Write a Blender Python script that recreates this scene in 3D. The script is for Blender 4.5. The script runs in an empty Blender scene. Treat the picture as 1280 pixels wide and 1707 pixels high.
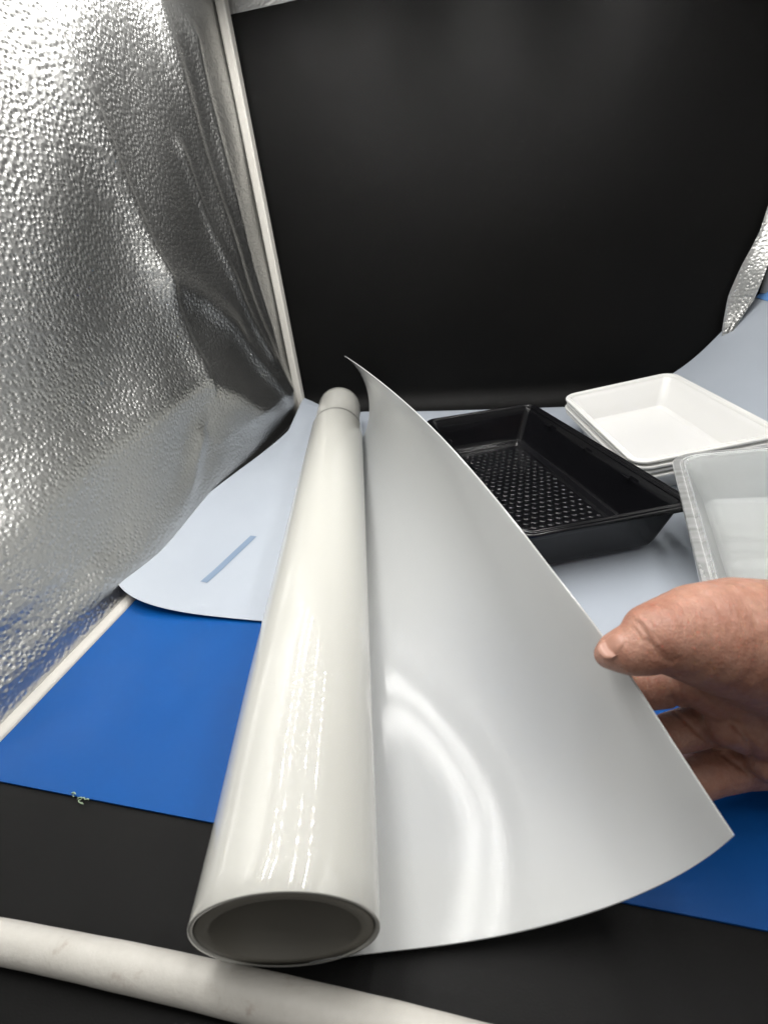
import bpy, bmesh, math, random
import numpy as np
from mathutils import Vector, Matrix
random.seed(7)
C = bpy.context.scene.collection
S = bpy.context.scene

# ------------------------------------------------------------------ camera
cam = bpy.data.cameras.new('camera'); camo = bpy.data.objects.new('camera', cam); C.objects.link(camo)
VIEW, RIGHT, DOWN = [Vector(v) for v in [(-0.2310,0.8326,-0.5034),(0.9727,0.2086,-0.1013),(0.0207,-0.5131,-0.8581)]]
M = Matrix((RIGHT, -DOWN, -VIEW)).transposed().to_4x4(); M.translation = (0, 0, .34)
camo.matrix_world = M
cam.sensor_fit = 'VERTICAL'; cam.sensor_height = 36; cam.sensor_width = 27; cam.lens = 750/1707*36
cam.clip_start = .01; cam.clip_end = 50
cam.dof.use_dof = True; cam.dof.focus_distance = .48; cam.dof.aperture_fstop = 9
S.camera = camo
# ------------------------------------------------------------------ world and exposure
w = bpy.data.worlds.new('World'); S.world = w; w.use_nodes = True
w.node_tree.nodes['Background'].inputs[0].default_value = (1, .985, .96, 1)
w.node_tree.nodes['Background'].inputs[1].default_value = .30
S.view_settings.view_transform = 'Standard'; S.view_settings.look = 'None'
S.view_settings.exposure = 0; S.view_settings.gamma = 1
S.cycles.sample_clamp_indirect = 25; S.cycles.max_bounces = 10; S.cycles.diffuse_bounces = 4
LED_STRENGTH = 850

# ------------------------------------------------------------------ helpers
def mesh(name, verts, faces, mat=None, parent=None, smooth=True):
    me = bpy.data.meshes.new(name); me.from_pydata([tuple(v) for v in verts], [], [tuple(f) for f in faces]); me.update()
    if smooth: me.polygons.foreach_set('use_smooth', [True]*len(me.polygons))
    o = bpy.data.objects.new(name, me); C.objects.link(o)
    if mat: me.materials.append(mat)
    if parent: o.parent = parent
    return o
def empty(name, label, cat, loc=(0,0,0), rz=0, group=None):
    o = bpy.data.objects.new(name, None); C.objects.link(o); o.location = loc; o.rotation_euler = (0,0,rz)
    o.empty_display_size = .02
    return tag(o, label, cat, group)
def tag(o, label=None, cat=None, group=None, kind=None):
    if label: o['label'] = label
    if cat: o['category'] = cat
    if group: o['group'] = group
    if kind: o['kind'] = kind
    return o
def grid(fn, nu, nv):
    v = [fn(i/(nu-1), j/(nv-1)) for i in range(nu) for j in range(nv)]
    f = [(i*nv+j, (i+1)*nv+j, (i+1)*nv+j+1, i*nv+j+1) for i in range(nu-1) for j in range(nv-1)]
    return v, f
def solid(o, t, off=0):
    m = o.modifiers.new('thickness', 'SOLIDIFY'); m.thickness = t; m.offset = off
    m = o.modifiers.new('edges', 'EDGE_SPLIT'); m.split_angle = math.radians(50); return o
def tube(name, pts, radii, mat, parent=None, n=20, cap=True):
    pts = [Vector(p) for p in pts]; V = []; F = []
    for i, p in enumerate(pts):
        d = (pts[min(i+1, len(pts)-1)]-pts[max(i-1, 0)]).normalized()
        a = d.cross(Vector((.13, .2, 1))).normalized(); b = d.cross(a)
        r = radii[i] if hasattr(radii, '__len__') else radii
        V += [p+r*(math.cos(2*math.pi*k/n)*a+math.sin(2*math.pi*k/n)*b) for k in range(n)]
    for i in range(len(pts)-1):
        F += [(i*n+k, i*n+(k+1) % n, (i+1)*n+(k+1) % n, (i+1)*n+k) for k in range(n)]
    if cap: F += [tuple(range(n))[::-1], tuple(range((len(pts)-1)*n, len(pts)*n))]
    return mesh(name, V, F, mat, parent)
def box(name, lo, hi, mat, parent=None, bevel=0):
    x0,y0,z0 = lo; x1,y1,z1 = hi
    o = mesh(name, [(x0,y0,z0),(x1,y0,z0),(x1,y1,z0),(x0,y1,z0),(x0,y0,z1),(x1,y0,z1),(x1,y1,z1),(x0,y1,z1)],
             [(3,2,1,0),(4,5,6,7),(0,1,5,4),(1,2,6,5),(2,3,7,6),(3,0,4,7)], mat, parent, smooth=False)
    if bevel:
        m = o.modifiers.new('bevel','BEVEL'); m.width = bevel; m.segments = 2
    return o
interp = lambda x, xs, ys: float(np.interp(x, xs, ys))
KW = np.linspace(-2, 2, 15); KG = np.exp(-KW**2/1.2); KG /= KG.sum()
def sm(x, xs, ys, w):          # interpolation rounded over a width w
    lo = np.interp(x+KW*w, xs, ys)
    e0, e1_ = (ys[1]-ys[0])/(xs[1]-xs[0]), (ys[-1]-ys[-2])/(xs[-1]-xs[-2])
    xx = x+KW*w; lo = lo+np.minimum(0, xx-xs[0])*e0+np.maximum(0, xx-xs[-1])*e1_
    return float(lo@KG)

# ------------------------------------------------------------------ materials
def nm(name):
    m = bpy.data.materials.new(name); m.use_nodes = True
    t = m.node_tree; return m, t, t.nodes['Principled BSDF']
def N(t, typ, **kw):
    n = t.nodes.new(typ)
    for k, v in kw.items():
        if k in n.inputs: n.inputs[k].default_value = v
        else: setattr(n, k, v)
    return n
def coord(t, scale=(1,1,1), rot=(0,0,0)):
    c = N(t, 'ShaderNodeTexCoord'); mp = N(t, 'ShaderNodeMapping')
    mp.inputs['Scale'].default_value = scale; mp.inputs['Rotation'].default_value = rot
    t.links.new(c.outputs['Object'], mp.inputs[0]); return mp.outputs[0]
def noise(t, vec, scale, detail=3, rough=.5):
    n = N(t, 'ShaderNodeTexNoise'); n.inputs['Scale'].default_value = scale
    n.inputs['Detail'].default_value = detail; n.inputs['Roughness'].default_value = rough
    t.links.new(vec, n.inputs['Vector']); return n.outputs['Fac']
def ramp(t, fac, stops):
    r = N(t, 'ShaderNodeValToRGB'); t.links.new(fac, r.inputs[0])
    e = r.color_ramp.elements
    while len(e) < len(stops): e.new(.5)
    for k, (p, c) in enumerate(stops): e[k].position = p; e[k].color = (*c, 1) if hasattr(c, '__len__') else (c, c, c, 1)
    return r.outputs[0]
def bump(t, b, h, strength, dist, prev=None):
    n = N(t, 'ShaderNodeBump'); n.inputs['Strength'].default_value = strength; n.inputs['Distance'].default_value = dist
    t.links.new(h, n.inputs['Height'])
    if prev: t.links.new(prev, n.inputs['Normal'])
    if b: t.links.new(n.outputs[0], b.inputs['Normal'])
    return n.outputs[0]

# black vinyl
m_black, t, b = nm('black_vinyl')
v = coord(t)
t.links.new(ramp(t, noise(t, v, 3.5, 4), [(.3,(.0018,.0018,.0018)),(.75,(.0035,.0034,.0032))]), b.inputs['Base Color'])
t.links.new(ramp(t, noise(t, v, 5, 3), [(.3, .46), (.8, .58)]), b.inputs['Roughness'])
p1 = bump(t, None, noise(t, v, 1100, 3), .3, .0003); bump(t, b, noise(t, v, 7, 3), .12, .01, p1)
b.inputs['Specular IOR Level'].default_value = .11
# dark table
m_table, t, b = nm('dark_table')
b.inputs['Base Color'].default_value = (.006,.006,.006,1); b.inputs['Roughness'].default_value = .6
# blue mat
m_blue, t, b = nm('blue_mat')
v = coord(t)
t.links.new(ramp(t, noise(t, v, 6, 5, .6), [(.3,(.0008,.058,.235)),(.7,(.0018,.070,.28))]), b.inputs['Base Color'])
b.inputs['Specular IOR Level'].default_value = .16
t.links.new(ramp(t, noise(t, v, 22, 5, .65), [(.35, .33), (.75, .46)]), b.inputs['Roughness'])
p1 = bump(t, None, noise(t, v, 1400, 2), .1, .0003); bump(t, b, noise(t, v, 9, 2), .06, .01, p1)
# pale paper
m_paper, t, b = nm('pale_blue_paper')
v = coord(t)
t.links.new(ramp(t, noise(t, v, 5, 3), [(.3,(.36,.395,.45)),(.7,(.39,.425,.475))]), b.inputs['Base Color'])
b.inputs['Roughness'].default_value = .42
bump(t, b, noise(t, v, 6, 2), .1, .01)
# tape strip
m_tape, t, b = nm('clear_tape')
b.inputs['Base Color'].default_value = (.19,.255,.35,1); b.inputs['Roughness'].default_value = .3
m_bluetape, t, b = nm('blue_tape')
b.inputs['Base Color'].default_value = (.12,.28,.60,1); b.inputs['Roughness'].default_value = .5
# foil
def foil(name, sc, dist, rough):
    m, t, b = nm(name)
    v = coord(t)
    b.inputs['Metallic'].default_value = 1
    t.links.new(ramp(t, noise(t, v, 4, 3), [(.3,(.53,.53,.52)),(.7,(.60,.60,.59))]), b.inputs['Base Color'])
    b.inputs['Roughness'].default_value = rough
    vo = N(t, 'ShaderNodeTexVoronoi', feature='F1'); vo.inputs['Scale'].default_value = sc
    vo.inputs['Randomness'].default_value = .85; t.links.new(v, vo.inputs['Vector'])
    pit = ramp(t, vo.outputs['Distance'], [(.03, 0), (.25, .30), (.50, .75), (.85, 1)])
    p1 = bump(t, None, noise(t, v, sc*.12, 2), .10, dist*2)
    bump(t, b, pit, 1.0, dist, p1)
    return m
m_foil = foil('embossed_silver_foil', 190, .00066, .36)
# white fabric
m_white, t, b = nm('white_fabric')
v = coord(t)
t.links.new(ramp(t, noise(t, v, 9, 5, .7), [(.3,(.50,.48,.44)),(.7,(.58,.56,.52))]), b.inputs['Base Color'])
b.inputs['Roughness'].default_value = .6
bump(t, b, noise(t, v, 350, 3), .25, .0008)
# front bar with grime
m_bar, t, b = nm('grimy_white_cover')
v = coord(t)
c1 = ramp(t, noise(t, v, 55, 5, .7), [(.35,(.52,.50,.46)),(.62,(.48,.46,.42)),(.72,(.38,.33,.29)),(.82,(.30,.24,.21))])
t.links.new(c1, b.inputs['Base Color']); b.inputs['Roughness'].default_value = .5
bump(t, b, noise(t, v, 300, 3), .3, .001)
# film, glossy outside / satin inside
m_wrap, t, b = nm('glossy_white_film')
v = coord(t, (1, 1, 1), (0, 0, 0))
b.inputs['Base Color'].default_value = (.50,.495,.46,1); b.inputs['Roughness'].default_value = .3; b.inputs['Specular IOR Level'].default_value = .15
b.inputs['Coat Weight'].default_value = 1; b.inputs['Coat Roughness'].default_value = .028
b.inputs['Subsurface Weight'].default_value = .1; b.inputs['Subsurface Radius'].default_value = (.01,.01,.008); b.inputs['Subsurface Scale'].default_value = .2
p1 = bump(t, None, noise(t, coord(t, (1, .06, 1), (0, 0, math.radians(-15.2))), 130, 2), .05, .0015)
bump(t, b, noise(t, v, 45, 2), .03, .001, p1)
m_sheet, t, b = nm('satin_white_film')
v = coord(t)
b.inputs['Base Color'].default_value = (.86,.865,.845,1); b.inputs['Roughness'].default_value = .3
b.inputs['Coat Weight'].default_value = .7; b.inputs['Coat Roughness'].default_value = .155
b.inputs['Specular IOR Level'].default_value = .6
b.inputs['Transmission Weight'].default_value = 0
p1 = bump(t, None, noise(t, v, 750, 3), .22, .0003)
sheet_n = bump(t, None, noise(t, v, 5, 2), .06, .01, p1)
tr = N(t, 'ShaderNodeBsdfTranslucent'); tr.inputs[0].default_value = (.96,.97,.965,1)
df = N(t, 'ShaderNodeBsdfDiffuse'); df.inputs[0].default_value = (.91,.92,.915,1)
ms = N(t, 'ShaderNodeMixShader'); ms.inputs[0].default_value = .60
t.links.new(df.outputs[0], ms.inputs[1]); t.links.new(tr.outputs[0], ms.inputs[2])
gl = N(t, 'ShaderNodeBsdfGlossy'); gl.inputs['Roughness'].default_value = .118; t.links.new(sheet_n, gl.inputs['Normal'])
fr_ = N(t, 'ShaderNodeFresnel'); fr_.inputs['IOR'].default_value = 1.42
m2 = N(t, 'ShaderNodeMixShader'); t.links.new(fr_.outputs[0], m2.inputs[0])
t.links.new(ms.outputs[0], m2.inputs[1]); t.links.new(gl.outputs[0], m2.inputs[2]); t.links.new(m2.outputs[0], t.nodes['Material Output'].inputs[0])
t.nodes.remove(b)
m_core, t, b = nm('core_tube_plastic')
b.inputs['Base Color'].default_value = (.50,.48,.42,1); b.inputs['Roughness'].default_value = .3
m_bore_shade, t, b = nm('core_bore_shade')  # shade of the roll's end ring and bore, put into the colour
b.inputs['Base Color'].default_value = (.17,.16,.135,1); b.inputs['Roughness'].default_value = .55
# trays
m_btray, t, b = nm('black_tray_plastic')
v = coord(t)
b.inputs['Base Color'].default_value = (.004,.004,.005,1); b.inputs['Roughness'].default_value = .18; b.inputs['Specular IOR Level'].default_value = .36
bump(t, b, noise(t, v, 40, 2), .06, .002)
m_wtray, t, b = nm('white_tray_plastic')
v = coord(t)
b.inputs['Base Color'].default_value = (.70,.695,.675,1); b.inputs['Roughness'].default_value = .25
b.inputs['Subsurface Weight'].default_value = .25; b.inputs['Subsurface Radius'].default_value = (.02,.02,.016); b.inputs['Subsurface Scale'].default_value = .3
bump(t, b, noise(t, v, 30, 2), .04, .003)
m_ctray, t, b = nm('frosted_clear_plastic')
v = coord(t)
b.inputs['Base Color'].default_value = (.95,.965,.96,1); b.inputs['Roughness'].default_value = .3; b.inputs['IOR'].default_value = 1.25
t.links.new(ramp(t, noise(t, coord(t,(1,8,1),(0,0,.15)), 14, 3), [(.3, .72), (.75, .86)]), b.inputs['Transmission Weight'])
bump(t, b, noise(t, v, 60, 3, .5), .12, .002)
# skin
m_skin, t, b = nm('skin')
v = coord(t)
c1 = ramp(t, noise(t, v, 45, 5, .65), [(.25,(.32,.135,.09)),(.5,(.40,.205,.145)),(.78,(.48,.28,.21))])
c2 = ramp(t, noise(t, v, 260, 3, .7), [(.3,(.82,.78,.76)),(.7,(1,1,1))])
mx = N(t, 'ShaderNodeMix', data_type='RGBA', blend_type='MULTIPLY'); mx.inputs[0].default_value = 1
t.links.new(c1, mx.inputs[6]); t.links.new(c2, mx.inputs[7]); t.links.new(mx.outputs[2], b.inputs['Base Color'])
b.inputs['Roughness'].default_value = .45
b.inputs['Subsurface Weight'].default_value = .35; b.inputs['Subsurface Radius'].default_value = (.012,.004,.002); b.inputs['Subsurface Scale'].default_value = .5
vo = N(t, 'ShaderNodeTexVoronoi'); vo.inputs['Scale'].default_value = 700; t.links.new(v, vo.inputs['Vector'])
p1 = bump(t, None, vo.outputs['Distance'], .3, .0004)
p2 = bump(t, None, noise(t, coord(t,(2.2,.5,1),(0,0,.5)), 210, 4, .65), .45, .0011, p1)
bump(t, b, noise(t, v, 75, 4, .6), .5, .0025, p2)
m_nail, t, b = nm('nail')
b.inputs['Base Color'].default_value = (.38,.195,.14,1); b.inputs['Roughness'].default_value = .32
m_thread, t, b = nm('pale_green_thread')
b.inputs['Base Color'].default_value = (.35,.45,.30,1); b.inputs['Roughness'].default_value = .8
# LEDs
m_pcb, t, b = nm('strip_board')
b.inputs['Base Color'].default_value = (.7,.7,.68,1); b.inputs['Roughness'].default_value = .4
m_led, t, b = nm('lit_led')
b.inputs['Emission Color'].default_value = (1,.985,.955,1); b.inputs['Emission Strength'].default_value = LED_STRENGTH

# ------------------------------------------------------------------ table
tb = mesh('tabletop', [(-2,-1.2,-.006),(2,-1.2,-.006),(2,2,-.006),(-2,2,-.006)], [(0,1,2,3)], m_table, smooth=False); tag(tb, kind='structure')

# ------------------------------------------------------------------ light tent
tent = empty('light_tent', 'photo light tent lined with embossed silver foil and edged with white poles', 'light tent', (0,.5,0))
def sub(o):
    o.parent = tent; o.matrix_parent_inverse = Matrix.Translation(tent.location).inverted(); return o
def seg_d(y, z, pl):
    best = 9
    for (a, b_) in zip(pl[:-1], pl[1:]):
        ax, az = a; bx, bz = b_; dx, dz = bx-ax, bz-az
        k = max(0, min(1, ((y-ax)*dx+(z-az)*dz)/(dx*dx+dz*dz)))
        d = math.hypot(y-ax-k*dx, z-az-k*dz)
        if d < best: best = d; kk = k; sgn = math.copysign(1, (y-ax)*dz-(z-az)*dx)
    return best, sgn
RIDGES = [ # polyline (y,z), height inward, width on its two sides
 ([(.0,.11),(.2,.125),(.325,.144),(.46,.157),(.661,.182),(.75,.13),(.838,.06),(.95,.0)], .020, .06, .05),
 ([(.50,.75),(.56,.66),(.627,.514),(.643,.418),(.66,.3),(.675,.2)], .010, .035, .010),
 ([(.84,.70),(.87,.5),(.90,.33),(.96,.12),(.99,.02)], .009, .03, .018),
 ([(.66,.33),(.74,.30),(.82,.24),(.90,.14),(.98,.02)], .010, .02, .03),
 ([(.80,.50),(.83,.40),(.875,.28),(.93,.16)], .006, .012, .012),
 ([(.93,.66),(.94,.45),(.965,.25),(.985,.08)], .008, .02, .012),
 ([(.10,.03),(.22,.02),(.33,.035),(.42,.0)], .010, .02, .02),
 ([(.62,.10),(.56,.05),(.48,.02)], .007, .02, .012),
]
def lining(u_, v_):
    y = -.02+u_*1.062; z = (v_**1.15)*.755
    bx = interp(y, [0,.16,.33,.6,1.04], [-.418,-.424,-.430,-.458,-.472])
    k = min(1, z/.16); k = k*k*(3-2*k)
    x = bx*(1-k)+(-.478)*k - .004*math.exp(-((z-.06)/.035)**2)*(1-y)
    fade = min(1, (1.045-y)/.03); fz = min(1, z/.075)**1.5
    for pl, h, wa, wb in RIDGES:
        d, s = seg_d(y, z, pl); ww = wa if s > 0 else wb
        x += h*math.exp(-(d/ww)**1.6)*fade*fz
    x += .003*math.sin(9*y+5*z)*fade*fz + .0018*math.sin(31*y-22*z+1)*fade*fz
    return (x, y, z+.001)
ll = sub(solid(mesh('left_lining', *grid(lining, 190, 150), m_foil), .0008)); tag(ll, 'silver foil side wall with folds and a bulge low down')
def right_l(u_, v_):
    y = .0+u_*1.042; z = v_*.755
    return (.522+.006*math.sin(7*y+4*z)+.004*math.sin(17*z), y, z+.001)
sub(solid(mesh('right_lining', *grid(right_l, 50, 50), m_foil), .0008))
def back_l(u_, v_):
    x = -.474+u_*.998; z = v_*.755
    return (x, 1.056+.004*math.sin(9*x+5*z), z+.001)
sub(solid(mesh('back_lining', *grid(back_l, 40, 40), m_foil), .0008))
def roof_l(u_, v_):
    x = -.476+u_*1.0; y = v_*1.056
    return (x, y, .758+.004*math.sin(8*x)*math.sin(7*y))
sub(solid(mesh('roof_lining', *grid(roof_l, 40, 40), m_foil), .0008))
# loose foil flap at the right back corner, standing over the edge of the backdrop
FLAP_L = [.425,.421,.419,.426,.440,.446,.450]; FLAP_R = [.428,.436,.452,.457,.462,.466]
def flap(u_, v_):
    z = .124+.36*v_
    xl = interp(z, [.118,.145,.20,.25,.30,.36,.48], FLAP_L); xr = interp(z, [.118,.145,.19,.24,.30,.48], FLAP_R)
    x = xl+(xr-xl)*u_
    return (x, 1.030-.02*u_**1.5+.003*math.sin(40*z+2*u_), z+.002*math.sin(20*u_))
fl = sub(solid(mesh('corner_flap', *grid(flap, 16, 40), m_foil), .0008)); tag(fl, 'loose foil flap over the backdrop edge')
tube_pts = [(-.4665,1.032,.0+.75*i/14) for i in range(15)]
cp = sub(mesh('corner_pole', *(lambda pts:( [(p[0]+dx*.0085, p[1]+dy*.0085, p[2]) for p in pts for dx,dy in ((-1,-.8),(-.6,-1),(.6,-1),(1,-.8),(1,1),(-1,1))],
      [(i*6+k, i*6+(k+1)%6, (i+1)*6+(k+1)%6, (i+1)*6+k) for i in range(len(pts)-1) for k in range(6)]))(tube_pts), m_white, smooth=False)); tag(cp, 'white pole in the left back corner')
sub(tube('corner_pole', [(.480,1.032,.20),(.481,1.032,.4),(.484,1.034,.75)], .011, m_white))
bp = [(interp(y, [-.02,.16,.33,.6,1.02], [-.420,-.4165,-.421,-.452,-.466]), y, .004) for y in [-.05+i*.52/24 for i in range(25)]]
V = []; F = []
for x, y, z in bp:
    V += [(x-.012,y,z+.0025),(x-.007,y,z+.0035),(x+.001,y,z+.0028),(x+.004,y,z+.0),(x+.003,y,z-.004),(x-.012,y,z-.004)]
F = [(i*6+k, i*6+(k+1)%6, (i+1)*6+(k+1)%6, (i+1)*6+k) for i in range(len(bp)-1) for k in range(6)]
tag(sub(mesh('base_strip', V, F, m_white)), 'white strip along the foot of the side wall')
bar = [(-0.3991,0.0365,0.0090,0.0095),(-0.2709,0.0452,0.0090,0.0098),(-0.1599,0.0507,0.0090,0.0102),(-0.0584,0.0541,0.0090,0.0106),(0.0272,0.0549,0.0090,0.0110)]
kx = list(range(len(bar))); fine = []; fr = []
for i in range(90):
    k = i/89*(len(bar)-1)
    fine.append(Vector([sm(k, kx, [q[j] for q in bar], .5) for j in range(3)])); fr.append(sm(k, kx, [q[3] for q in bar], .5)*(1+.006*math.sin(i*.37)+.004*math.sin(i*.9)))
tag(sub(tube('front_bar', fine, fr, m_bar, n=28)), 'grubby white padded bar along the front')
# LED strips under the roof
for x0, x1 in ((-.325,-.40),(-.228,-.262),(.075,-.04),(.295,.215)):
    y0, y1 = .05, .90
    L = math.hypot(x1-x0, y1-y0); ang = math.atan2(-(x1-x0), y1-y0)
    st = box('led_strip', (-.006,0,0), (.006,L,.003), m_pcb); st.location = (x0, y0-0, .735); st.rotation_euler = (0,0,ang)
    st.parent = tent; st.matrix_parent_inverse = Matrix.Translation(tent.location).inverted()
    V = []; F = []
    n = 30
    for i in range(n):
        yy = .006+(L-.012)*i/(n-1); h = .0030; k = len(V)
        V += [(-h,yy-h,-.0012),(h,yy-h,-.0012),(h,yy+h,-.0012),(-h,yy+h,-.0012)]
        F.append((k,k+3,k+2,k+1))
    lamp = mesh('led_chips', V, F, m_led, st, smooth=False); lamp['kind'] = 'stuff'

# ------------------------------------------------------------------ black backdrop sweep
def sweep(u_, v_):
    x = -.462+u_*(.955)
    L = v_*1.92
    R_ = .055; z0 = R_+.001; top = .716+.004*math.sin(8*x)
    vert = top-z0; arc = R_*math.pi/2; yb = 1.043-.004*math.cos(6*x)
    if L < vert: y, z = yb, top-L
    elif L < vert+arc:
        a = (L-vert)/R_; y, z = yb-R_*(1-math.cos(a)), z0-R_*math.sin(a)
    else: y, z = yb-R_-(L-vert-arc), .001
    y += -.006*math.exp(-((z-.35)/.25)**2)*(1+math.sin(5*x+1)) if z > .06 else 0
    y = max(y, -.30)
    return (x+(.006*math.sin(6*z) if z > .06 else 0)*u_, y, z)
bd = solid(mesh('black_backdrop', *grid(sweep, 60, 160), m_black), .001, 1)
tag(bd, 'black vinyl backdrop hung at the back and swept forward over the floor', 'backdrop')

# ------------------------------------------------------------------ blue mat
def mat_(u_, v_):
    x = -.462+u_*1.0
    yf = .1275+.002*math.sin(4*x+.6)
    return (x, yf+v_*(.62-yf), .0032)
bm_ = empty('blue_mat', 'matte blue mat lying over the black vinyl with a straight front edge', 'mat')
bs = solid(mesh('mat_sheet', *grid(mat_, 50, 30), m_blue, bm_), .0018, -1)
rnd = random.Random(3)
for k in range(3):
    p = Vector((-.306+.004*k, .1255, .0035)); q = []
    for i in range(14):
        q.append(p.copy()); p += Vector((rnd.uniform(-.0016,.0022), rnd.uniform(-.0011,.0009), rnd.uniform(-.0004,.0005))); p.z = max(.0022, p.z)
    tube('frayed_thread', q, .00035, m_thread, bm_, n=6)

# ------------------------------------------------------------------ pale paper sheet
X0 = -.452
def paper(u_, v_):
    # u along x (left to right), v from front to back
    xs = u_**1.4*1.16
    y_front = .312+.045*math.exp(-xs/.036)+.010*math.sin(2.2*u_); y_back = 1.040
    y = y_front+v_*(y_back-y_front)
    xl = interp(y, [.355,.40,.52,.60,.70,.78,.88,.93,1.05], [-.453,-.457,-.461,-.457,-.453,-.448,-.440,-.447,-.462])
    x = xl+xs; z = .0052
    e = max(0, 1-(x-xl)/.10); z += .009*e**2*(1+.4*math.sin(14*y))
    c_ = max(0, 1-math.hypot((x-xl)/.13, (y-y_front)/.12)); z += .012*c_**1.5
    bc = max(0, 1-math.hypot((x-xl)/.12, (y-y_back)/.18)); z += .022*bc**1.5
    z += .0022*(1+math.sin(11*x+3*y))*math.exp(-((x+.33)/.1)**2)
    # front lip waves a little
    z += .003*max(0, 1-v_*9)*(1+math.sin(9*x))
    # rises up the right side
    x1 = interp(y, [.6, 1.04], [.27, .20]); R_ = .26
    if x > x1:
        a = min((x-x1)/R_, .944); rest = (x-x1)-a*R_
        x, z = x1+R_*math.sin(a)+rest*math.cos(a), z+R_*(1-math.cos(a))+rest*math.sin(a)
    return (x, y, z)
pp = solid(mesh('paper_sheet', *grid(paper, 130, 90), m_paper), .0006, 1)
tag(pp, 'pale blue paper sheet spread over the mat and curling up at the right', 'paper sheet')
# strip of tape stuck on the paper
import mathutils
dg = bpy.context.evaluated_depsgraph_get()
bv = mathutils.bvhtree.BVHTree.FromPolygons([v_.co[:] for v_ in pp.data.vertices], [p_.vertices[:] for p_ in pp.data.polygons])
def on_paper(x, y, h=.0010):
    hit = bv.ray_cast(Vector((x, y, 1)), Vector((0,0,-1))); return Vector((x, y, (hit[0].z if hit[0] else .006)+h))
a0, a1 = Vector((-.343,.372)), Vector((-.328,.478))
def tape(u_, v_):
    d = (a1-a0); n_ = Vector((-d.y, d.x)).normalized(); p = a0+d*v_+n_*(u_-.5)*.0105
    return on_paper(p.x, p.y)
tag(mesh('tape_strip', *grid(tape, 5, 30), m_tape), 'short strip of bluish tape stuck on the paper left of the roll', 'tape')
def tape2(u_, v_):
    return (.472+.05*v_, .925-.03*u_-.05*v_, .205+.035*v_+.014*u_)

# ------------------------------------------------------------------ film roll
AX0 = Vector((-.0964,.0696,0)); AX = Vector((-.2617,.9652,0)).normalized(); UU = Vector((.9652,.2617,0)).normalized(); ZZ = Vector((0,0,1))
RO = .0478; LF = .72; LT = .8687; ZB = .0040
def frame(s, u_, v_): return AX0+AX*s+UU*u_+ZZ*(v_+ZB*min(1, max(0,(s-.05)/.1)))
roll = empty('film_roll', 'thick roll of glossy white plastic film on a core, its free end held up', 'film roll', AX0)
def rp(o): o.parent = roll; o.matrix_parent_inverse = Matrix.Translation(roll.location).inverted(); return o
def hollow(name, s0, s1, ro, ri, mat, n=128, ns=60, flare=0):
    prof = [(s0+.0008, ri), (s0, ri+.0006), (s0, ro-.0002), (s0+.0003, ro)]
    prof += [(s0+.0008+(s1-s0-.0016)*i/ns, ro+flare*max(0, (i/ns-.93)/.07)**2) for i in range(1, ns+1)]
    prof += [(s1, ro-.0006+flare), (s1, ri+.0005), (s1-.001, ri)] + [(s1+(s0-s1)*i/10, ri) for i in range(1, 10)]
    V = []; F = []; m = len(prof)
    for s, r in prof:
        for k in range(n):
            a = 2*math.pi*k/n; V.append(frame(s, r*math.cos(a), RO+r*math.sin(a)))
    for i in range(m):
        j = (i+1) % m
        F += [(i*n+k, i*n+(k+1)%n, j*n+(k+1)%n, j*n+k) for k in range(n)]
    return rp(mesh(name, V, F, mat))
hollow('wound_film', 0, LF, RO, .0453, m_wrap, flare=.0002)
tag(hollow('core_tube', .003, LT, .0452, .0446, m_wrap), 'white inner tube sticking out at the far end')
tag(hollow('core_shade_sleeve', .0003, LT-.002, .0446, .0378, m_bore_shade), 'added sleeve inside the core tube, coloured dark for the shade there')  # added sleeve: its dark colour stands in for shade at the near end
EDGE = [(0.0000,0.2113,0.1005),(0.0300,0.2006,0.1170),(0.0600,0.1898,0.1328),(0.0900,0.1796,0.1465),(0.1200,0.1707,0.1574),(0.1500,0.1630,0.1654),(0.1800,0.1560,0.1714),(0.2100,0.1492,0.1762),(0.2400,0.1424,0.1801),(0.2700,0.1356,0.1835),(0.3000,0.1283,0.1866),(0.3300,0.1207,0.1893),(0.3600,0.1127,0.1918),(0.3900,0.1044,0.1939),(0.4200,0.0960,0.1958),(0.4500,0.0878,0.1970),(0.4800,0.0801,0.1974),(0.5100,0.0729,0.1971),(0.5400,0.0662,0.1962),(0.5700,0.0598,0.1948),(0.6000,0.0539,0.1929),(0.6300,0.0482,0.1906),(0.6600,0.0431,0.1879),(0.6900,0.0384,0.1848),(0.7200,0.0342,0.1813)]
es = [e[0] for e in EDGE]
def sheet(u_, v_):
    s = LF*u_**1.25; k = s/LF
    p3 = (sm(s, es, [e[1] for e in EDGE], .015), sm(s, es, [e[2] for e in EDGE], .015))
    p0 = (.004, .0012)
    p1 = (sm(s, [0,.04,.09,.13,.18,.36,.72], [.112,.145,.153,.142,.120,.10,.062], .034), sm(s, [0,.03,.06,.09,.13,.2,.4,.72], [.002,.002,.003,.0058,.0085,.007,.006,.002], .034))
    d2 = (sm(k, [0,.12,.3,.6,1], [-.021,.006,.028,.05,.062], .045), sm(k, [0,.04,.10,.17,.25,.5,1], [-.074,-.102,-.122,-.124,-.112,-.085,-.052], .045))
    p2 = (p3[0]+d2[0], p3[1]+d2[1]); t_ = v_; q = 1-t_
    B = [q*q*q*p0[i]+3*q*q*t_*p1[i]+3*q*t_*t_*p2[i]+t_**3*p3[i] for i in (0,1)]
    B[1] += .0065*(1-math.exp(-B[0]/.009))*math.exp(-(max(0, B[0]-.03)/.05)**2)*interp(s, [0,.2,.35], [1,1,.2])
    # the pinch under the thumb pulls a shallow dent into the sheet
    g = math.exp(-(((s-.075)/.045)**2+((t_-.93)/.16)**2)); B[0] += .005*g; B[1] -= .002*g
    return frame(s, B[0], B[1])
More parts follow.
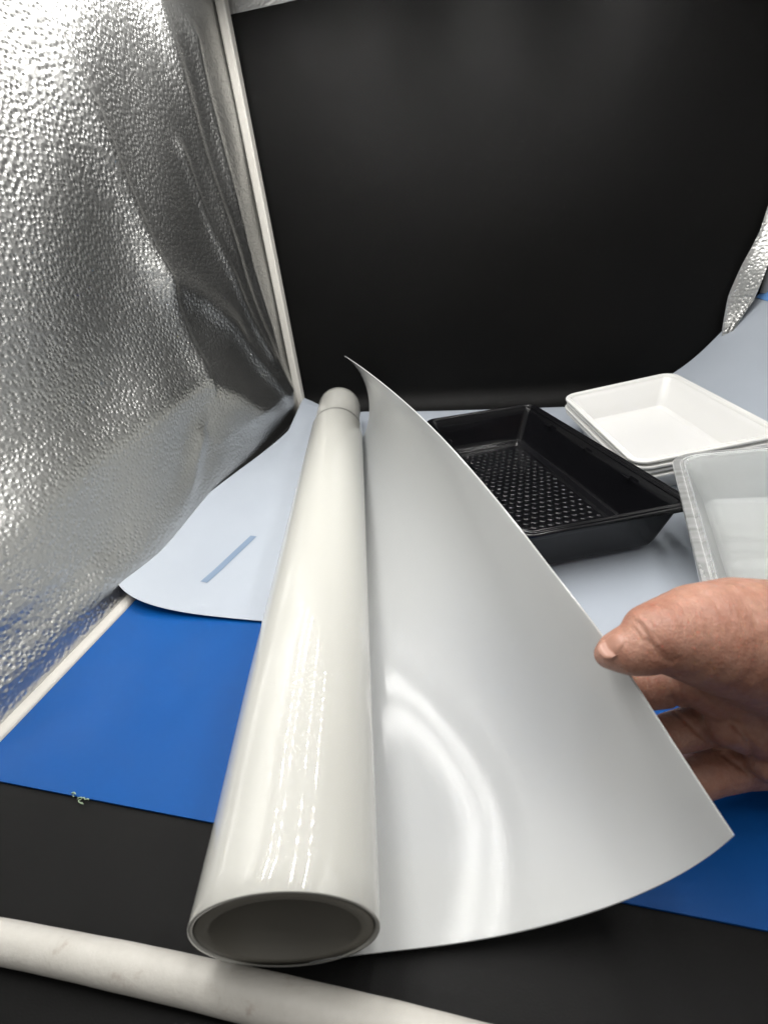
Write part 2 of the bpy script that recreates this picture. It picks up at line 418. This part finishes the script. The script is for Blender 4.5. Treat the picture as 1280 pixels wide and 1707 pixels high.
sh = rp(solid(mesh('loose_sheet', *grid(sheet, 200, 110), m_sheet), .0011, 0)); tag(sh, 'satin white free end lifted and curling away from the roll')

# ------------------------------------------------------------------ trays
def rrect(hw, hl, r, n=7):
    r = max(.0005, min(r, hw-.0001, hl-.0001)); P = []
    for cx, cy, a0 in ((hw-r,hl-r,0),(-(hw-r),hl-r,90),(-(hw-r),-(hl-r),180),(hw-r,-(hl-r),270)):
        P += [(cx+r*math.cos(math.radians(a0+90*k/n)), cy+r*math.sin(math.radians(a0+90*k/n))) for k in range(n+1)]
    return P
def rings(name, prof, mat, parent, fill=True, n=7, fill_last=True):
    V = []; F = []; m = 4*(n+1)
    for hw, hl, r, z in prof: V += [(x, y, z) for x, y in rrect(hw, hl, r, n)]
    for i in range(len(prof)-1):
        F += [(i*m+k, i*m+(k+1)%m, (i+1)*m+(k+1)%m, (i+1)*m+k) for k in range(m)]
    if fill: F.append(tuple(range(m))[::-1])
    if fill_last: F.append(tuple(range((len(prof)-1)*m, len(prof)*m)))
    o = mesh(name, V, F, mat, parent); 
    md = o.modifiers.new('bevel','BEVEL'); md.width = .0006; md.segments = 2; md.angle_limit = math.radians(35)
    for p_ in o.data.polygons:
        if len(p_.vertices) > 8: p_.use_smooth = False
    return o
def tray(root, W, L, H, iw, il, mat, rim=.010, r=.012, t_=.0012, step=False, skirt=.005, lip2=True):
    hw, hl = W/2-rim, L/2-rim      # inner opening
    bw, bl = hw-iw, hl-il
    prof = [(bw-.006, bl-.006, r*.8, t_)]
    if step: prof = [(bw-.012, bl-.012, r*.4, t_), (bw-.010, bl-.010, r*.5, t_+.004), (bw-.002, bl-.002, r*.6, t_+.006)]
    prof += [(bw, bl, r, t_+(.009 if step else .004)), (bw+iw*.15, bl+il*.15, r, t_+.014)]
    prof += [(bw+iw*k, bl+il*k, r, t_+.014+(H-t_-.014-.004)*(k-.15)/.85) for k in (.5, .8, 1)]
    body_in = list(prof)
    out = [(a+t_, b_+t_, c+t_, z-t_*.9) for a, b_, c, z in prof]
    # shell: closed between inner and outer skins
    shell = rings('shell', [out[0]]+out[1:]+body_in[::-1], mat, root)
    R0 = [(hw-.0002, hl-.0002, r, H-.0042), (hw+.0004, hl+.0004, r, H-.0012), (hw+.0014, hl+.0014, r+.001, H),
          (hw+.0030, hl+.0030, r+.003, H-.0002), (hw+.0038, hl+.0038, r+.004, H-.0016)]
    if lip2: R0 += [(hw+.0050, hl+.0050, r+.005, H-.0018), (hw+.0058, hl+.0058, r+.006, H-.0004)]
    R0 += [(W/2-.0012, L/2-.0012, r+.008, H-.0004), (W/2, L/2, r+.009, H-.0016), (W/2, L/2, r+.009, H-skirt), (W/2-t_, L/2-t_, r+.008, H-skirt),
           (W/2-t_, L/2-t_, r+.008, H-.003), (hw+.004, hl+.004, r+.004, H-.0042), (hw-.0002, hl-.0002, r, H-.0042)]
    rings('rim', R0, mat, root, fill=False, fill_last=False)
    return bw, bl
bt = empty('black_tray', 'deep glossy black plastic tray with a dimpled bottom standing beside the film', 'tray', (.0490,.6155,.0075), math.radians(22.3))
H_ = .066
bw, bl = tray(bt, .201, .392, H_, .017, .010, m_btray, r=.010, step=True, skirt=.007)
# raised bumps on the bottom
V = []; F = []; n = 10
rows = int((2*bl-.034)/.0115)
for j in range(rows):
    for i in range(11):
        x = (i-5)*.0114+(.0057 if j % 2 else 0)-.0028; y = (j-(rows-1)/2)*.0115; k0 = len(V)
        for rr_, zz in ((.0046,.0012),(.0036,.0019),(.0018,.0021)):
            V += [(x+rr_*math.cos(2*math.pi*k/n), y+rr_*math.sin(2*math.pi*k/n), zz) for k in range(n)]
        for q in range(2): F += [(k0+q*n+k, k0+q*n+(k+1)%n, k0+(q+1)*n+(k+1)%n, k0+(q+1)*n+k) for k in range(n)]
        F.append(tuple(k0+2*n+k for k in range(n)))
d_ = mesh('base_bumps', V, F, m_btray, bt); d_['kind'] = 'stuff'
for k, yy in enumerate((-.10, 0, .10)):
    box('stacking_lug', (.0800,yy-.007,H_-.0115), (.0835,yy+.007,H_-.0075), m_btray, bt, .0008)
    box('stacking_lug', (-.0835,yy-.007,H_-.0115), (-.0800,yy+.007,H_-.0075), m_btray, bt, .0008)

# white stack: four nested trays, tilted a little because they sit where the paper starts to rise
ctr = Vector((.247,.7515,.080)); e1 = Vector((.186,.043,.023)).normalized(); e2 = Vector((-.068,.260,.015)); e3 = e1.cross(e2).normalized(); e2 = e3.cross(e1)
MW = Matrix((e1, e2, e3)).transposed().to_4x4()
LAB = ['white plastic tray on top of the nested stack behind the black tray', 'second white tray from the top of the nested stack', 'third white tray from the top, its rim showing under two others', 'white tray at the bottom of the nested stack']
def place(root, M_, org): root.matrix_world = Matrix.Translation(org) @ M_
first = None
def copy_tree(o):
    c = o.copy(); C.objects.link(c)
    for ch in o.children:
        d = ch.copy(); C.objects.link(d); d.parent = c; d.matrix_parent_inverse = ch.matrix_parent_inverse.copy()
    return c
HT = .052
for k in range(4):
    if k == 0:
        first = empty('white_tray', LAB[0], 'tray', group='nested white trays'); tray(first, .194, .272, HT, .018, .020, m_wtray, rim=.009, r=.014, skirt=.0045, lip2=False)
        o = first
    else: o = copy_tree(first); o['label'] = LAB[k]
    place(o, MW, ctr-e3*(HT+k*.0078)+e1*(.0015*math.sin(k*2.1))+e2*(.001*math.cos(k*3)))
# clear stack
TLC = Vector((.2215,.594,.077)); f1 = Vector((.083,-.0165,.016)).normalized(); f2 = Vector((.169,.985,0)); f3 = f1.cross(f2).normalized(); f2 = f3.cross(f1)
CW, CL = .200, .290
MC = Matrix((f1, f2, f3)).transposed().to_4x4(); c2 = TLC+f1*CW/2-f2*CL/2
LAB = ['frosted clear plastic tray on top of its stack beside the hand', 'frosted clear tray nested just under the top one beside the hand', 'lowest frosted clear tray of the stack beside the hand']
for k in range(3):
    if k == 0:
        cf = empty('clear_tray', LAB[0], 'tray', group='nested clear trays'); tray(cf, CW, CL, .056, .018, .020, m_ctray, rim=.013, r=.018, t_=.0012, skirt=.006)
        o = cf
    else: o = copy_tree(cf); o['label'] = LAB[k]
    place(o, MC, c2-f3*(.056+.0062*k)+f1*.0012*k-f2*.001*k)

# blue tape on the paper near the corner pole
def tape3(u_, v_):
    y = 1.036-.07*v_; d = .097+.018*u_-.006*v_; x1 = interp(y, [.6, 1.04], [.27, .20])
    return (x1+.26*math.sin(.944)+d*math.cos(.944)-.0015, y, .0052+.26*(1-math.cos(.944))+d*math.sin(.944)+.0012)
tag(solid(mesh('tape_patch', *grid(tape3, 3, 8), m_bluetape), .0008), 'small blue tape patch at the upper right edge of the paper', 'tape')

# ------------------------------------------------------------------ hand
HAND = {'thumb':[(0.0628,0.1871,0.1400,0.0074),(0.0669,0.1860,0.1441,0.0105),(0.0725,0.1848,0.1475,0.0131),(0.0784,0.1852,0.1495,0.0139),(0.0849,0.1897,0.1538,0.0176),(0.0968,0.1953,0.1498,0.0220),(0.1139,0.2027,0.1442,0.0286),(0.1335,0.2096,0.1367,0.0341),(0.1607,0.2165,0.1238,0.0396),(0.1996,0.2258,0.1013,0.0447),(0.2573,0.2430,0.0676,0.0448)],
 'index_m':[(0.0725,0.2101,0.0980,0.0090),(0.0825,0.2087,0.0930,0.0108),(0.0967,0.2081,0.0916,0.0125),(0.1112,0.2114,0.0943,0.0135),(0.1359,0.2262,0.0856,0.0167)],
 'index_p':[(0.1155,0.2036,0.1032,0.0108),(0.1310,0.2075,0.0927,0.0142),(0.1565,0.2142,0.0762,0.0191),(0.1919,0.2244,0.0570,0.0243)],
 'middle_m':[(0.0802,0.1828,0.0493,0.0101),(0.0945,0.1916,0.0574,0.0116),(0.1118,0.1996,0.0626,0.0123),(0.1301,0.2079,0.0620,0.0132),(0.1539,0.2195,0.0563,0.0162)],
 'middle_p':[(0.1371,0.1983,0.0766,0.0110),(0.1540,0.2029,0.0686,0.0144),(0.1888,0.2148,0.0523,0.0209)],
 'ring_m':[(0.1099,0.1811,0.0129,0.0104),(0.1238,0.1907,0.0265,0.0131),(0.1392,0.1974,0.0325,0.0145),(0.1575,0.2055,0.0315,0.0155),(0.1839,0.2153,0.0257,0.0165)],
 'ring_p':[(0.1654,0.1973,0.0500,0.0120),(0.1864,0.2032,0.0422,0.0155),(0.2184,0.2164,0.0315,0.0213)],
 'little_m':[(0.1591,0.2186,-0.0271,0.0106),(0.1713,0.2233,-0.0149,0.0121),(0.2028,0.2323,-0.0144,0.0147),(0.2370,0.2390,-0.0092,0.0196)],
 'palm':[(0.1616,0.2190,0.0877,0.0254),(0.1920,0.2251,0.0680,0.0336),(0.2252,0.2316,0.0535,0.0418)]}
CREASE = [([(0.0625,0.1812,0.1621),(0.0640,0.1776,0.1634),(0.0629,0.1747,0.1631)],0.00088,0.00076),
 ([(0.0761,0.1761,0.1712),(0.0779,0.1720,0.1637),(0.0812,0.1711,0.1586),(0.0863,0.1731,0.1537)],0.00117,0.00088),
 ([(0.0777,0.1711,0.1663),(0.0826,0.1706,0.1611),(0.0883,0.1727,0.1561)],0.00088,0.00053),
 ([(0.0742,0.1809,0.1741),(0.0755,0.1767,0.1665)],0.00103,0.00047),
 ([(0.0726,0.1813,0.1716),(0.0737,0.1763,0.1627)],0.00088,0.00035),
 ([(0.0791,0.1767,0.1748),(0.0810,0.1724,0.1669)],0.00117,0.00041),
 ([(0.0741,0.1737,0.1702),(0.0770,0.1697,0.1621),(0.0797,0.1692,0.1581)],0.00065,0.00047),
 ([(0.0800,0.1729,0.1702),(0.0844,0.1711,0.1631),(0.0897,0.1719,0.1581)],0.00065,0.00035),
 ([(0.0828,0.1819,0.1817),(0.0851,0.1795,0.1766),(0.0858,0.1767,0.1717)],0.00117,0.00026),
 ([(0.1097,0.1929,0.1121),(0.1131,0.1876,0.1018)],0.00088,0.00059),
 ([(0.1059,0.1943,0.1003),(0.1135,0.1911,0.0915),(0.1258,0.1861,0.0776),(0.1413,0.1858,0.0620),(0.1585,0.1860,0.0464)],0.00147,0.00117),
 ([(0.0977,0.1940,0.0837),(0.1002,0.1846,0.0669)],0.00088,0.00041),
 ([(0.1358,0.1933,0.1008),(0.1409,0.1884,0.0903),(0.1510,0.1825,0.0759)],0.00117,0.00073),
 ([(0.1209,0.1861,0.1155),(0.1316,0.1875,0.1030),(0.1453,0.1850,0.0827),(0.1560,0.1787,0.0673)],0.00205,0.00176)]
NAIL = [(0.0600,0.1827,0.1538,0.0022),(0.0610,0.1813,0.1550,0.0021)]
person = empty('person', 'bare right hand reaching in from the right, thumb pinching the film edge', 'person', HAND['palm'][1][:3])
bmh = bmesh.new()
for nme, ch in HAND.items():
    # resample the chain finely and drop spheres: the voxel remesh fuses them
    for (a, b_) in zip(ch[:-1], ch[1:]):
        pa, pb = Vector(a[:3]), Vector(b_[:3]); L = (pb-pa).length; n = max(2, int(L/(.30*min(a[3], b_[3]))))
        for k in range(n+1):
            s = k/n; r = a[3]*(1-s)+b_[3]*s
            bmesh.ops.create_icosphere(bmh, subdivisions=3, radius=r, matrix=Matrix.Translation(pa.lerp(pb, s)))
me = bpy.data.meshes.new('hand_raw'); bmh.to_mesh(me); bmh.free()
tmp = bpy.data.objects.new('hand_raw', me); C.objects.link(tmp)
md = tmp.modifiers.new('r', 'REMESH'); md.mode = 'VOXEL'; md.voxel_size = .0011
md = tmp.modifiers.new('s', 'SMOOTH'); md.factor = .6; md.iterations = 14
dg = bpy.context.evaluated_depsgraph_get(); ev = tmp.evaluated_get(dg); hm = bpy.data.meshes.new_from_object(ev)
bpy.data.objects.remove(tmp)
nv = len(hm.vertices); co = np.empty(nv*3); hm.vertices.foreach_get('co', co); co = co.reshape(-1,3)
no = np.array([v_.normal[:] for v_ in hm.vertices])
for pl, wd, dp in CREASE:
    pl = np.array(pl); dist = np.full(nv, 9.)
    vd = np.array(VIEW[:])
    for a, b_ in zip(pl[:-1], pl[1:]):
        ab = b_-a; ab = ab-(ab@vd)*vd; q = co-a; q = q-(q@vd)[:,None]*vd
        k = np.clip((q@ab)/(ab@ab), 0, 1); dist = np.minimum(dist, np.linalg.norm(q-k[:,None]*ab, axis=1))
    face = (no@vd) < .2
    near = ((co-pl.mean(0))@vd) < .022
    co -= no*(dp*np.exp(-(dist/wd)**2)*face*near)[:,None]
hm.vertices.foreach_set('co', co.ravel()); hm.update()
hm.polygons.foreach_set('use_smooth', [True]*len(hm.polygons))
hm.materials.clear(); hm.materials.append(m_skin)
hand = bpy.data.objects.new('hand', hm); C.objects.link(hand); hand.parent = person; hand.matrix_parent_inverse = Matrix.Translation(person.location).inverted()
# thumb nail: a thin curved plate
hb = mathutils.bvhtree.BVHTree.FromPolygons([v_.co[:] for v_ in hm.vertices], [p_.vertices[:] for p_ in hm.polygons])
na = (RIGHT*.88-DOWN*.47).normalized(); nn = (-RIGHT*.47*.85-DOWN*.88*.85-VIEW*.55).normalized(); nn = (nn-nn.dot(na)*na).normalized(); nb = na.cross(nn)
NC = Vector(NAIL[1][:3])
def nail(u_, v_):
    la, lb = (u_*2-1), (v_*2-1); w_ = math.sqrt(max(0, 1-abs(lb)**3.5)) if la < 0 else math.sqrt(max(0, 1-abs(lb)**2.4))
    o_ = NC+na*(la*w_*.0066)+nb*(lb*.0054)+nn*.04
    hit = hb.ray_cast(o_, -nn); p_ = hit[0] if hit[0] else o_-nn*.05
    dep = (p_-NC).dot(nn); lim = -.0035
    if dep < lim: p_ = p_+nn*(lim-dep)
    return p_+nn*(.0003-.0008*max(abs(la), abs(lb))**6)
nl = solid(mesh('thumb_nail', *grid(nail, 16, 16), m_nail, hand), .0004, 0)
